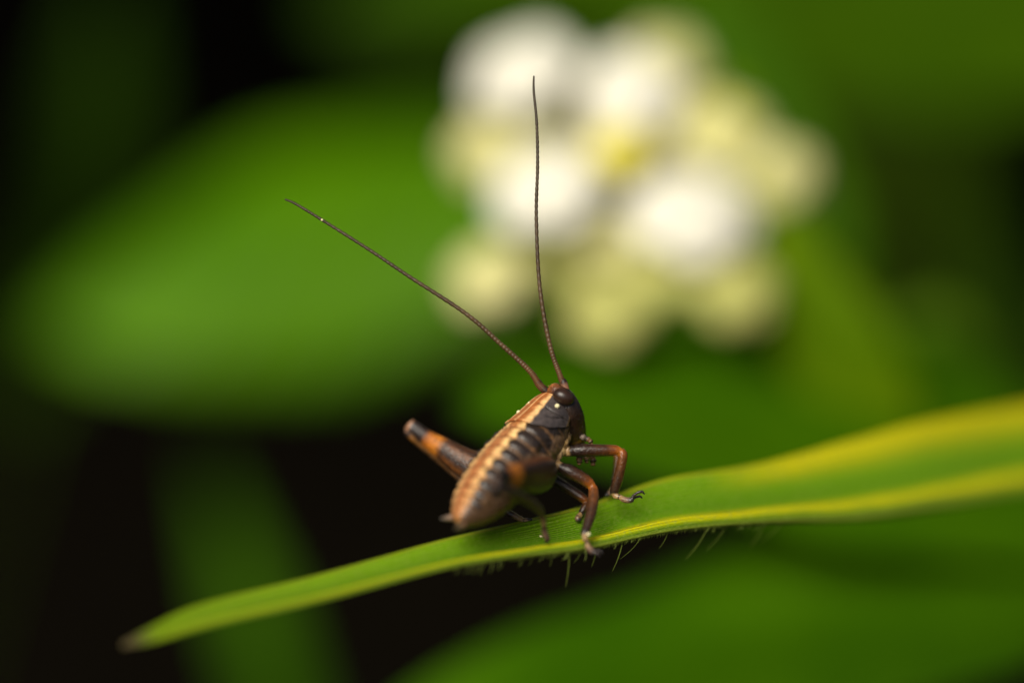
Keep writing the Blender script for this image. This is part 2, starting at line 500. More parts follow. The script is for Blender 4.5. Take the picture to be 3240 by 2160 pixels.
NVB = 33
def blade_pt(i, v):
    """v 0 near margin .. 1 far margin"""
    # shallow trough with a ridge inside the near margin, the margin itself turned down
    q = le[i] * (1 - v) + ue[i] * v
    zz = dz[i] + hz[i] * (2 * v - 1)
    p = P(q[0], q[1], zz)
    wd = (P(ue[i][0], ue[i][1], dz[i] + hz[i]) - P(le[i][0], le[i][1], dz[i] - hz[i])).length
    sag = -0.10 * wd * math.sin(math.pi * v) ** 1.5
    ridge = 0.05 * wd * math.exp(-((v - 0.18) / 0.07) ** 2) + 0.03 * wd * math.exp(-((v - 0.88) / 0.06) ** 2)
    tuck = max(0, (0.13 - v) / 0.13)
    p = p + Vector((0, 0, sag + ridge))
    p = p + FV * (tuck ** 1.5 * 0.02 * min(1, wd / .3))
    return p
bv, buv = [], []
for i in range(NB):
    for j in range(NVB):
        v = j / (NVB - 1)
        bv.append(blade_pt(i, v)); buv.append((i / (NB - 1), v))

m, t, b = new_mat('grass_blade_surface')
uv = N(t, 'ShaderNodeUVMap'); sp = N(t, 'ShaderNodeSeparateXYZ'); t.links.new(uv.outputs[0], sp.inputs[0])
tc = N(t, 'ShaderNodeTexCoord')
nzl = N(t, 'ShaderNodeTexNoise'); nzl.inputs['Scale'].default_value = 1.0; nzl.inputs['Detail'].default_value = 3
mp = N(t, 'ShaderNodeMapping'); mp.inputs['Scale'].default_value = (14, 3, 1)
t.links.new(uv.outputs[0], mp.inputs[0]); t.links.new(mp.outputs[0], nzl.inputs['Vector'])
ad = N(t, 'ShaderNodeMath', operation='MULTIPLY_ADD'); ad.inputs[1].default_value = 0.09
sb = N(t, 'ShaderNodeMath', operation='SUBTRACT'); sb.inputs[1].default_value = 0.5
t.links.new(nzl.outputs[0], sb.inputs[0]); t.links.new(sb.outputs[0], ad.inputs[0]); t.links.new(sp.outputs[1], ad.inputs[2])
cr = N(t, 'ShaderNodeValToRGB')
GR, GR2, YE, YE2 = (0.135, 0.345, 0.0006), (0.20, 0.43, 0.0008), (0.80, 0.74, 0.002), (0.42, 0.54, 0.002)
els = [(0.0, (0.26, 0.34, 0.03)), (0.09, (0.15, 0.28, 0.005)), (0.12, YE2), (0.16, YE), (0.32, YE), (0.42, GR2), (0.55, GR), (0.68, GR2), (0.76, YE2), (0.84, YE), (1.0, YE)]
while len(cr.color_ramp.elements) < len(els): cr.color_ramp.elements.new(0.5)
for e, (pp, cc) in zip(cr.color_ramp.elements, els): e.position = pp; e.color = (*cc, 1)
t.links.new(ad.outputs[0], cr.inputs[0])
# along the middle stretch the far margin is green with only a thin yellow line
crm = N(t, 'ShaderNodeValToRGB')
els2 = els[:6] + [(0.55, GR), (0.82, GR2), (0.89, (0.24, 0.45, 0.002)), (0.94, (0.66, 0.68, 0.01)), (1.0, (0.30, 0.46, 0.002))]
while len(crm.color_ramp.elements) < len(els2): crm.color_ramp.elements.new(0.5)
for e, (pp, cc) in zip(crm.color_ramp.elements, els2): e.position = pp; e.color = (*cc, 1)
t.links.new(ad.outputs[0], crm.inputs[0])
msk = N(t, 'ShaderNodeValToRGB')
while len(msk.color_ramp.elements) < 4: msk.color_ramp.elements.new(0.5)
for e, (pp, cc) in zip(msk.color_ramp.elements, [(.02, 1), (.35, 1), (.57, 1), (.645, 0)]): e.position = pp; e.color = (cc, cc, cc, 1)
t.links.new(sp.outputs[0], msk.inputs[0])
mm_ = N(t, 'ShaderNodeMix', data_type='RGBA')
t.links.new(msk.outputs[0], mm_.inputs[0]); t.links.new(cr.outputs[0], mm_.inputs[6]); t.links.new(crm.outputs[0], mm_.inputs[7])
# towards the blade's tip the yellow margins run out into green, and the very tip is dry and brown
crt = N(t, 'ShaderNodeValToRGB')
crt.color_ramp.elements[0].position = 0.05; crt.color_ramp.elements[0].color = (1, 1, 1, 1)
crt.color_ramp.elements[1].position = 0.34; crt.color_ramp.elements[1].color = (0, 0, 0, 1)
t.links.new(sp.outputs[0], crt.inputs[0])
mt = N(t, 'ShaderNodeMix', data_type='RGBA'); mt.inputs[7].default_value = (0.27, 0.44, 0.0008, 1)
t.links.new(crt.outputs[0], mt.inputs[0]); t.links.new(mm_.outputs[2], mt.inputs[6])
crb = N(t, 'ShaderNodeValToRGB')
crb.color_ramp.elements[0].position = 0.03; crb.color_ramp.elements[0].color = (1, 1, 1, 1)
crb.color_ramp.elements[1].position = 0.085; crb.color_ramp.elements[1].color = (0, 0, 0, 1)
t.links.new(sp.outputs[0], crb.inputs[0])
mb = N(t, 'ShaderNodeMix', data_type='RGBA'); mb.inputs[7].default_value = (0.16, 0.10, 0.06, 1)
t.links.new(crb.outputs[0], mb.inputs[0]); t.links.new(mt.outputs[2], mb.inputs[6])
# pale speckle in short dashes along the veins
nz2 = N(t, 'ShaderNodeTexNoise'); nz2.inputs['Scale'].default_value = 1; nz2.inputs['Detail'].default_value = 4; nz2.inputs['Roughness'].default_value = 0.7
mp2 = N(t, 'ShaderNodeMapping'); mp2.inputs['Scale'].default_value = (300, 44, 1)
t.links.new(uv.outputs[0], mp2.inputs[0]); t.links.new(mp2.outputs[0], nz2.inputs['Vector'])
mr = N(t, 'ShaderNodeMapRange'); mr.inputs[1].default_value = 0.48; mr.inputs[2].default_value = 0.68; mr.inputs[3].default_value = 0; mr.inputs[4].default_value = 0.7
t.links.new(nz2.outputs[0], mr.inputs[0])
ms = N(t, 'ShaderNodeMix', data_type='RGBA'); ms.inputs[7].default_value = (0.42, 0.54, 0.10, 1)
t.links.new(mr.outputs[0], ms.inputs[0]); t.links.new(mb.outputs[2], ms.inputs[6])
# fine parallel veins, a little paler than the flesh between them
vv = N(t, 'ShaderNodeMath', operation='MULTIPLY'); vv.inputs[1].default_value = 150
vn = N(t, 'ShaderNodeMath', operation='SINE'); vr = N(t, 'ShaderNodeMapRange')
vr.inputs[1].default_value = -1; vr.inputs[2].default_value = 1; vr.inputs[3].default_value = 0.80; vr.inputs[4].default_value = 1.12
t.links.new(ad.outputs[0], vv.inputs[0]); t.links.new(vv.outputs[0], vn.inputs[0]); t.links.new(vn.outputs[0], vr.inputs[0])
vs = N(t, 'ShaderNodeVectorMath', operation='SCALE')
t.links.new(ms.outputs[2], vs.inputs[0]); t.links.new(vr.outputs[0], vs.inputs['Scale'])
t.links.new(vs.outputs[0], b.inputs['Base Color'])
wv = N(t, 'ShaderNodeMath', operation='MULTIPLY'); wv.inputs[1].default_value = 150
t.links.new(ad.outputs[0], wv.inputs[0])
sn = N(t, 'ShaderNodeMath', operation='SINE'); t.links.new(wv.outputs[0], sn.inputs[0])
bp = N(t, 'ShaderNodeBump'); bp.inputs['Strength'].default_value = 0.6; bp.inputs['Distance'].default_value = 0.005
t.links.new(sn.outputs[0], bp.inputs['Height'])
bp2 = N(t, 'ShaderNodeBump'); bp2.inputs['Strength'].default_value = 0.5; bp2.inputs['Distance'].default_value = 0.01
t.links.new(nz2.outputs[0], bp2.inputs['Height']); t.links.new(bp.outputs[0], bp2.inputs['Normal']); t.links.new(bp2.outputs[0], b.inputs['Normal'])
b.inputs['Roughness'].default_value = 0.42
b.inputs['Specular IOR Level'].default_value = 0.14
tr = N(t, 'ShaderNodeBsdfTranslucent'); t.links.new(vs.outputs[0], tr.inputs['Color'])
mxs = N(t, 'ShaderNodeMixShader'); mxs.inputs[0].default_value = 0.3
t.links.new(b.outputs[0], mxs.inputs[1]); t.links.new(tr.outputs[0], mxs.inputs[2]); t.links.new(mxs.outputs[0], t.nodes['Material Output'].inputs[0])
M_BLADE = m

endc = blade_pt(NB - 1, .5)
gfoot = Vector((endc.x + 2.6, endc.y + 1.2, 0))
g_root = empty('grass_plant', gfoot)
tag(g_root, 'arching green grass blade with yellow edges and a brown tip, under the cricket', 'grass')
solid(mesh_obj('blade', bv, grid_faces(NB, NVB), M_BLADE, g_root, uvs=buv), 0.01)
v, f, _ = tube_geo([gfoot - Vector((0, 0, .3)), gfoot + Vector((.1, 0, 6)), Vector((endc.x + 1.6, endc.y + .8, endc.z - 1.2)), endc + Vector((.3, .1, -.08)), blade_pt(NB - 8, .5) - Vector((0, 0, .04))], [.22, .2, .17, .12, .06], 12, n=40)
mesh_obj('stalk', v, f, M_STEM, g_root)
# tiny teeth along the near margin
tv, tf = [], []
for i in range(95, 215):
    for k in range(5):
        u = i + k / 5
        p = blade_pt(i, 0).lerp(blade_pt(i + 1, 0), k / 5)
        dr = (blade_pt(i + 1, 0) - blade_pt(i, 0)).normalized()
        h = random.uniform(.010, .022)
        dn = (C(random.uniform(-.8, -.2), -1, random.uniform(-.2, .5))).normalized()
        e = dr * 0.0035; g = FV * 0.003
        n0 = len(tv)
        tv += [p - e + UV_ * .004, p + e + UV_ * .004, p + g + UV_ * .004, p + dn * h]
        tf += [(n0, n0 + 1, n0 + 3), (n0 + 1, n0 + 2, n0 + 3), (n0 + 2, n0, n0 + 3)]
tag(mesh_obj('marginal_teeth', tv, tf, M_HAIR, g_root), kind='stuff')
def edge_at(px):
    i = int(np.argmin(abs(le[:, 0] - px)))
    return blade_pt(i, 0.0), dz[i] - hz[i] + .02
for (x0, x1, y1) in ((1590, 1583, 1800), (1748, 1740, 1792), (1807, 1790, 1855), (1842, 1815, 1780), (1890, 1872, 1792), (1968, 1938, 1806), (2035, 1962, 1768), (2240, 2170, 1768), (2300, 2235, 1740), (2420, 2372, 1730), (2480, 2400, 1716), (1530, 1520, 1806), (2120, 2085, 1735), (1690, 1672, 1790)):
    p0, z0 = edge_at(x0)
    p1 = P(x1, y1, z0 + .05)
    pm = p0.lerp(p1, .5) + C(.02, -.012, 0) * (p1 - p0).length
    v, f, _ = tube_geo([p0 + UV_ * .01, pm, p1], [.0021, .0016, .0008], 6, n=12)
    mesh_obj('hair', v, f, M_HAIR, g_root)
for k in range(34):
    x0 = random.uniform(1450, 2560)
    p0, z0 = edge_at(x0)
    L = random.uniform(.012, .05)
    d = C(random.uniform(-1.1, -.1), -1, random.uniform(-.3, .4)).normalized()
    v, f, _ = tube_geo([p0 + UV_ * .008, p0 + d * L * .5 + C(.003, 0, 0), p0 + d * L], [.0019, .0014, .0007], 5, n=8)
    mesh_obj('hair', v, f, M_HAIR, g_root)

# ------------------------------------------------------------------ bush cricket
A_ = C(0.51, 0.73, -0.45).normalized()             # tail to head
comp = []          # (verts, faces, colours) of the one continuous body

def add(v, f, c): comp.append((np.array(v), f, np.array(c)))

def limb(pts, radii, stops, nseg=16, n=48, streak=0.0, **kw):
    pw = [P(*p) for p in pts]
    v, f, tp = tube_geo(pw, [r * S for r in radii], nseg, n, **kw)
    cc = ramp(tp[:, 0], stops)
    if streak:      # lengthwise brown, amber and grey streaks of the thigh
        th = tp[:, 1]
        k = (1 - smooth(.50, .57, tp[:, 0]))[:, None] * streak
        st = (.5 + .5 * np.sin(th * 5 + 1.5 * np.sin(tp[:, 0] * 5)))[:, None]
        tp_ = (smooth(.72, .9, np.cos(th)) * (1 - smooth(.56, .62, tp[:, 0])))[:, None]
        cc = cc * (1 - k) + k * (st * lin(104, 62, 26) + (1 - st) * lin(30, 20, 15))
    if streak:
        kk = .2 if streak > .5 else .6
        cc = cc * (1 - kk * tp_) + kk * tp_ * lin(118, 70, 36)  # amber along the upper edge: light on the thigh put into its colour
    add(v, f, cc)

# trunk: centre px, centre py, depth, lateral radius, dorsal radius, ventral radius
trunk = [(1450, 1655, -.285, 8, 8, 8), (1457, 1646, -.28, 30, 28, 28), (1474, 1628, -.262, 52, 48, 50), (1500, 1600, -.235, 70, 66, 72), (1530, 1565, -.205, 82, 80, 88),
         (1565, 1522, -.165, 90, 88, 98), (1602, 1478, -.125, 92, 90, 102), (1640, 1432, -.085, 90, 86, 104), (1677, 1388, -.045, 87, 79, 104), (1708, 1346, -.01, 82, 70, 100),
         (1734, 1308, .02, 72, 60, 84), (1753, 1278, .04, 54, 47, 60), (1765, 1258, .05, 30, 28, 30), (1770, 1250, .055, 8, 8, 8)]
trunk = [(a_, b_, c_ * 1.3 if c_ < 0 else c_, d_, e_, f_) for a_, b_, c_, d_, e_, f_ in trunk]
NT, NP = 420, 144
tcv = catmull(trunk, NT)
THETA = math.radians(33)
ctr = np.array([tuple(P(r[0], r[1], r[2])) for r in tcv])
tg = np.gradient(ctr, axis=0); tg /= np.linalg.norm(tg, axis=1)[:, None]
p0 = np.array(tuple(C(-0.82, 0.57, 0)))
frames = []
for i in range(NT):
    a = tg[i] * 0.5 + np.array(tuple(A_)) * 0.5; a /= np.linalg.norm(a)
    p = p0 - a * p0.dot(a); p /= np.linalg.norm(p)
    q = np.cross(p, a)
    if q.dot(np.array(tuple(-FV))) < 0: q = -q
    d = math.cos(THETA) * p + math.sin(THETA) * q
    r = -math.sin(THETA) * p + math.cos(THETA) * q
    frames.append((a, d, r))
sarc = np.linspace(0, 1, NT)
NSEG = 19.0          # rings along the whole trunk parameter
def seg_phase(s): return (s * NSEG) % 1.0
TV, TC = [], []
tan, cream, dark, pleura, vent = lin(172, 108, 60), lin(242, 198, 130), lin(38, 30, 26), lin(128, 100, 74), lin(84, 60, 22)
rust, gap = lin(124, 66, 28), lin(140, 102, 66)
for i in range(NT):
    a, d, r = frames[i]
    s = sarc[i]
    ph = seg_phase(s)
    groove = math.exp(-((min(ph, 1 - ph)) / 0.12) ** 2) if 0.04 < s < 0.63 else 0
    for j in range(NP):
        phi = 2 * math.pi * j / NP
        cs, sn_ = math.cos(phi), math.sin(phi)
        Rd = tcv[i][4] if cs > 0 else tcv[i][5]
        fl = tcv[i][3]
        e = 2.25
        k = (abs(cs) ** e + abs(sn_) ** e) ** (-1 / e)
        deg = abs(math.degrees(phi if phi <= math.pi else phi - 2 * math.pi))
        plate = float(smooth(29, 38, deg) * (1 - smooth(76, 92, deg)))
        # segment relief: rings sink at the joints, side plates bulge
        rel = 1 - 0.065 * groove + 0.085 * plate * math.sin(math.pi * ph) ** .8 * float(smooth(.12, .2, s) * (1 - smooth(.56, .63, s)))
        if deg > 84: rel += 0.03 * mnoise.noise(Vector((s * 40, deg * .09, 1)))
        v = ctr[i] + S * k * rel * (Rd * cs * d + fl * sn_ * r)
        TV.append(v)
        # markings
        nz = mnoise.noise(Vector((s * 30, phi * 4, 2.0)))
        edge = 31 + 14 * (1 - float(smooth(.05, .42, s))) + 5 * nz + 3 * math.cos(2 * math.pi * ph)
        cdor = tan + (cream - tan) * float(smooth(6, 23, deg + 4 * nz)) * float(.22 + .78 * smooth(0.05, .55, s))
        cdor = cdor * (1 - .72 * groove) + rust * .72 * groove
        cdor = cdor + (cream - cdor) * 0.25 * float(smooth(.3, .7, s)) * math.exp(-(deg / 2.2) ** 2)
        pend = 84 + 9 * math.sin(s * 47) + 8 * nz - 10 * (s < .25) + 22 * float(smooth(.5, .62, s))
        inpl = float(smooth(edge - 2, edge + 3, deg) * (1 - smooth(pend - 4, pend + 5, deg)))
        strength = 1 - (.85 + .3 * nz) * float(smooth(0.66, 0.95, 2 * abs(ph - .5) + .25 * nz))
        side = pleura * (1 + .35 * nz)
        side = side + (vent - side) * float(smooth(105, 140, deg))
        cc = cdor + (side - cdor) * float(smooth(edge - 2, edge + 3, deg))
        fade = float(smooth(.07, .2, s))
        cc = cc + ((dark * fade + lin(84, 60, 44) * (1 - fade)) * strength + (gap * .6) * (1 - strength) - cc) * inpl * .95
        if deg > pend and s < .55:
            cc = cc + (lin(66, 46, 26) - cc) * .75 * float(smooth(pend, pend + 8, deg))
        TC.append(np.clip(cc, 0.001, 1))
TF = grid_faces(NT, NP, True)
TF.append(tuple(range(NP))[::-1]); TF.append(tuple((NT - 1) * NP + j for j in range(NP)))
add(TV, TF, TC)

# head capsule, hanging down in front of the trunk
hd = [(1741, 1223, .035, 9, 12), (1750, 1234, .03, 26, 36), (1768, 1262, .035, 40, 60), (1782, 1300, .05, 46, 70), (1794, 1340, .075, 46, 66), (1807, 1376, .10, 40, 54), (1818, 1402, .12, 30, 40), (1826, 1418, .13, 12, 16)]
NH, NQ = 110, 64
hcv = catmull(hd, NH)
hc = np.array([tuple(P(r[0], r[1], r[2])) for r in hcv])
a0, d0, r0 = frames[NT - 40]
HV, HC = [], []
for i in range(NH):
    t_ = i / (NH - 1)
    tgh = hc[min(i + 1, NH - 1)] - hc[max(i - 1, 0)]; tgh /= np.linalg.norm(tgh)
    rr = r0 - tgh * r0.dot(tgh); rr /= np.linalg.norm(rr)
    ff = np.cross(rr, tgh)
    if ff.dot(a0) < 0: ff = -ff
    for j in range(NQ):
        ph = 2 * math.pi * j / NQ
        x, y = math.cos(ph), math.sin(ph)
        k = (abs(x) ** 2.3 + abs(y) ** 2.3) ** (-1 / 2.3)
        HV.append(hc[i] + S * k * (hcv[i][3] * x * ff + hcv[i][4] * y * rr))
        nz = mnoise.noise(Vector((t_ * 9, ph * 2, 5)))
        c = ramp(t_, [(0, lin(160, 98, 52)), (.08, lin(140, 84, 44)), (.17, lin(80, 48, 28)), (.26, lin(40, 26, 18)), (.5, lin(38, 24, 13)), (.72, lin(48, 29, 13)), (.85, lin(30, 20, 14)), (1, lin(24, 17, 13))])
        if x > .25 and t_ < .3: c = c * (1 - .85 * float(smooth(.25, .5, x)))
        if abs(t_ - .74) < .02: c = lin(96, 62, 20)
        HC.append(np.clip(c * (1 + .5 * nz), 0.001, 1))
HF = grid_faces(NH, NQ, True); HF.append(tuple(range(NQ))[::-1]); HF.append(tuple((NH - 1) * NQ + j for j in range(NQ)))
add(HV, HF, HC)

BK, BR, OR, OR2, PA, GY = lin(30, 20, 16), lin(46, 28, 19), lin(138, 74, 20), lin(176, 106, 26), lin(160, 128, 84), lin(60, 50, 46)
leg_stops_f = [(0, PA * .8), (.2, PA), (.26, PA * .9), (.31, BK), (.5, lin(42, 26, 17)), (.72, lin(76, 44, 20)), (.86, OR), (1, OR2 * .9)]
leg_stops_t = [(0, OR2 * .9), (.14, OR), (.30, lin(104, 60, 22)), (.55, lin(70, 42, 20)), (.8, lin(38, 25, 16)), (.95, lin(24, 18, 14)), (1, PA * .7)]
tarsus = [(0, PA), (.3, PA), (.36, BR), (.45, PA * .9), (.7, lin(120, 92, 74)), (.8, GY), (1, lin(28, 24, 24))]
# right front leg
limb([(1768, 1432, .02), (1790, 1430, .0), (1812, 1426, -.01), (1840, 1424, -.015), (1900, 1424, -.01), (1945, 1424, 0), (1964, 1430, .0)], [10, 14, 17, 21, 19, 17, 13], leg_stops_f)
limb([(1958, 1424, 0), (1970, 1436, .0), (1966, 1470, .005), (1954, 1520, .02), (1943, 1556, .03), (1942, 1562, .03)], [10, 15.5, 16, 17, 14, 9], leg_stops_t)
limb([(1943, 1556, .03), (1948, 1568, .025), (1962, 1572, .02), (1975, 1580, .01), (1996, 1582, 0), (2004, 1578, 0)], [9, 10, 8.5, 9.5, 9, 5], tarsus, n=40)
limb([(1998, 1580, 0), (2006, 1566, -.005), (2022, 1556, -.01), (2033, 1555, -.01), (2039, 1564, -.01)], [5, 5, 5, 4.5, 2.5], [(0, GY), (1, lin(26, 22, 22))], n=24, nseg=10)
limb([(2000, 1580, 0), (2012, 1572, .02), (2026, 1570, .025), (2033, 1577, .025)], [4.5, 4.5, 4, 2.5], [(0, GY), (1, lin(26, 22, 22))], n=20, nseg=10)
# right middle leg
limb([(1738, 1452, .0), (1758, 1466, -.03), (1778, 1480, -.045), (1800, 1490, -.05), (1835, 1508, -.05), (1862, 1526, -.045), (1874, 1542, -.04)], [14, 15, 17, 22, 20, 17.5, 13], leg_stops_f)
limb([(1866, 1530, -.045), (1877, 1548, -.05), (1877, 1580, -.08), (1868, 1630, -.13), (1851, 1684, -.185), (1849, 1690, -.19)], [11, 16, 17, 17, 14, 9], leg_stops_t)
limb([(1849, 1684, -.185), (1851, 1700, -.195), (1857, 1716, -.195), (1861, 1730, -.195), (1876, 1744, -.195), (1888, 1746, -.195)], [9, 10, 8, 9.5, 10.5, 6], tarsus, n=40)
limb([(1878, 1744, -.195), (1893, 1741, -.195), (1903, 1744, -.195), (1908, 1754, -.195)], [5, 5, 4.5, 2.5], [(0, GY), (1, lin(26, 22, 22))], n=20, nseg=10)
limb([(1878, 1744, -.195), (1888, 1750, -.21), (1896, 1756, -.21), (1896, 1764, -.21)], [5, 4.5, 4, 2.5], [(0, GY), (1, lin(26, 22, 22))], n=20, nseg=10)
# left front leg, hidden behind the right one
limb([(1790, 1420, .12), (1815, 1426, .18), (1860, 1426, .22), (1910, 1426, .24), (1948, 1430, .22)], [13, 15, 15, 14, 11], leg_stops_f)
limb([(1942, 1426, .22), (1954, 1440, .22), (1952, 1480, .2), (1945, 1520, .18), (1940, 1548, .17)], [9, 11, 11, 10, 8], leg_stops_t)
limb([(1940, 1544, .17), (1934, 1556, .16), (1926, 1562, .15), (1915, 1566, .14)], [8, 8, 8, 4], tarsus, n=30)
# left middle leg
limb([(1700, 1490, .1), (1740, 1510, .11), (1770, 1527, .11), (1815, 1556, .1), (1845, 1576, .09), (1854, 1588, .09)], [14, 16, 16, 15, 14, 10], leg_stops_f)
limb([(1848, 1578, .09), (1856, 1592, .09), (1850, 1604, .08), (1840, 1620, .07), (1836, 1632, .06)], [9, 12, 12, 10, 8], leg_stops_t)
limb([(1838, 1626, .06), (1830, 1634, .05), (1828, 1642, .045), (1838, 1646, .04)], [8, 9, 9, 4], tarsus, n=30)
# hind legs: swollen thigh with orange band, pale knee
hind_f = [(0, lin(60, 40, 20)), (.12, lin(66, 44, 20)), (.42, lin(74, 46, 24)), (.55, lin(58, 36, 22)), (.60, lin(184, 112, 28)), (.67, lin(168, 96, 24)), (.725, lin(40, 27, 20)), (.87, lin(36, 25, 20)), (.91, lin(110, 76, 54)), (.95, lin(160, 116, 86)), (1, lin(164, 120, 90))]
hind_t = [(0, lin(150, 108, 78)), (.08, lin(40, 28, 22)), (.2, lin(44, 30, 22)), (.25, lin(130, 84, 28)), (.4, lin(88, 58, 26)), (.9, lin(60, 42, 26)), (1, PA)]
limb([(1650, 1520, .05), (1595, 1512, .08), (1530, 1492, .12), (1462, 1458, .16), (1398, 1416, .2), (1347, 1382, .24), (1308, 1354, .27), (1294, 1346, .275)], [26, 48, 53, 45, 34, 25, 22.5, 22], hind_f, streak=.75, n=80, nseg=24, squash=.62, side=C(.45, .85, 0))
limb([(1296, 1352, .28), (1296, 1368, .28), (1330, 1400, .26), (1400, 1460, .21), (1500, 1548, .13), (1600, 1615, .06), (1645, 1640, .02)], [14, 16, 14, 14, 12, 11, 9], hind_t, n=70)
limb([(1640, 1638, .02), (1656, 1646, .015), (1668, 1645, .015), (1684, 1642, .01)], [9, 9, 8, 4], tarsus, n=30)
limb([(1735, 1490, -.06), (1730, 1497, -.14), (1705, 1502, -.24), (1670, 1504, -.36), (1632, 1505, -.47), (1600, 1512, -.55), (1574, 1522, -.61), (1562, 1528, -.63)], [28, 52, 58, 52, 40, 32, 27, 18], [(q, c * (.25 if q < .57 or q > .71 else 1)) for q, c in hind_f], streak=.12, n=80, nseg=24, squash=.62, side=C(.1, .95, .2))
limb([(1566, 1528, -.625), (1574, 1542, -.63), (1610, 1553, -.56), (1660, 1576, -.43), (1702, 1606, -.32), (1716, 1630, -.26)], [13, 16, 16, 15, 13, 9], [(0, lin(110, 78, 56)), (.1, lin(40, 28, 22)), (.9, lin(46, 34, 24)), (1, BR)], n=60)
limb([(1712, 1630, -.27), (1719, 1645, -.25), (1721, 1662, -.23), (1724, 1685, -.215), (1732, 1705, -.205), (1726, 1716, -.2)], [9, 9, 8, 10, 9, 4], [(0, BR), (.3, PA * .7), (.45, BR), (.6, lin(110, 84, 66)), (.8, lin(60, 44, 40)), (1, lin(30, 24, 24))], n=40)
# coxae and the knobbly side of the thorax
for (x, y, zz, r, c) in ((1768, 1370, -.035, 20, PA), (1757, 1396, -.035, 20, pleura), (1780, 1402, -.01, 22, lin(164, 130, 80)), (1748, 1426, -.045, 20, lin(160, 130, 104)), (1724, 1414, -.07, 18, pleura * 1.2), (1793, 1382, .01, 15, lin(120, 96, 60)), (1738, 1456, -.05, 20, lin(150, 120, 94)), (1764, 1436, -.03, 15, lin(190, 156, 110)), (1710, 1440, -.09, 18, lin(120, 94, 74)), (1776, 1424, -.02, 13, lin(180, 150, 100))):
    c0 = P(x, y, zz)
    limb([(x - 8, y - 16, zz), (x, y, zz - .004), (x + 8, y + 14, zz)], [r * .5, r, r * .55], [(0, c), (.5, c * 1.15), (1, c * .6)], nseg=18, n=24)
# jaws
limb([(1826, 1402, .08), (1834, 1416, .075), (1838, 1428, .08)], [16, 15, 7], [(0, lin(30, 20, 14)), (1, lin(22, 16, 12))], n=20)

# fuse everything into one skin and carry the markings over
allv = np.vstack([c[0] for c in comp])
allc = np.vstack([c[2] for c in comp])
allf, off = [], 0
for v, f, c in comp:
    allf += [tuple(int(i) + off for i in q) for q in f]
    off += len(v)
me = bpy.data.meshes.new('tmp')
me.from_pydata([tuple(v) for v in allv], [], allf)
tmp = bpy.data.objects.new('tmp', me); col.objects.link(tmp)
bm_ = bmesh.new(); bm_.from_mesh(me); bmesh.ops.recalc_face_normals(bm_, faces=bm_.faces); bm_.to_mesh(me); bm_.free()
rm = tmp.modifiers.new('r', 'REMESH'); rm.mode = 'VOXEL'; rm.voxel_size = 0.0032; rm.adaptivity = 0
smm = tmp.modifiers.new('s', 'SMOOTH'); smm.iterations = 3; smm.factor = 0.5
dg = bpy.context.evaluated_depsgraph_get()
ev = tmp.evaluated_get(dg)
me2 = bpy.data.meshes.new_from_object(ev)
bpy.data.objects.remove(tmp)
kd = kdtree.KDTree(len(allv))
for i, v in enumerate(allv): kd.insert(v, i)
kd.balance()
nv2 = len(me2.vertices)
co = np.zeros(nv2 * 3); me2.vertices.foreach_get('co', co); co = co.reshape(-1, 3)
cols = np.ones((nv2, 4))
for i in range(nv2):
    cols[i, :3] = allc[kd.find(co[i])[1]]
c_foot = P(1800, 1690, -.05)
me2.transform(Matrix.Translation(-c_foot))
at = me2.color_attributes.new('Col', 'FLOAT_COLOR', 'POINT'); at.data.foreach_set('color', cols.ravel())
me2.polygons.foreach_set('use_smooth', [True] * len(me2.polygons))
me2.materials.clear(); me2.materials.append(M_BODY)
me2.name = 'bush_cricket'
cricket = bpy.data.objects.new('bush_cricket', me2)
col.objects.link(cricket)
cricket.location = c_foot
tag(cricket, 'brown bush cricket with cream back stripe, dark sides and long antennae on the grass blade', 'cricket')
bpy.context.view_layer.update()

def cpart(name, v, f, mat, cols=None):
    return mesh_obj(name, v, f, mat, cricket, cols=cols)

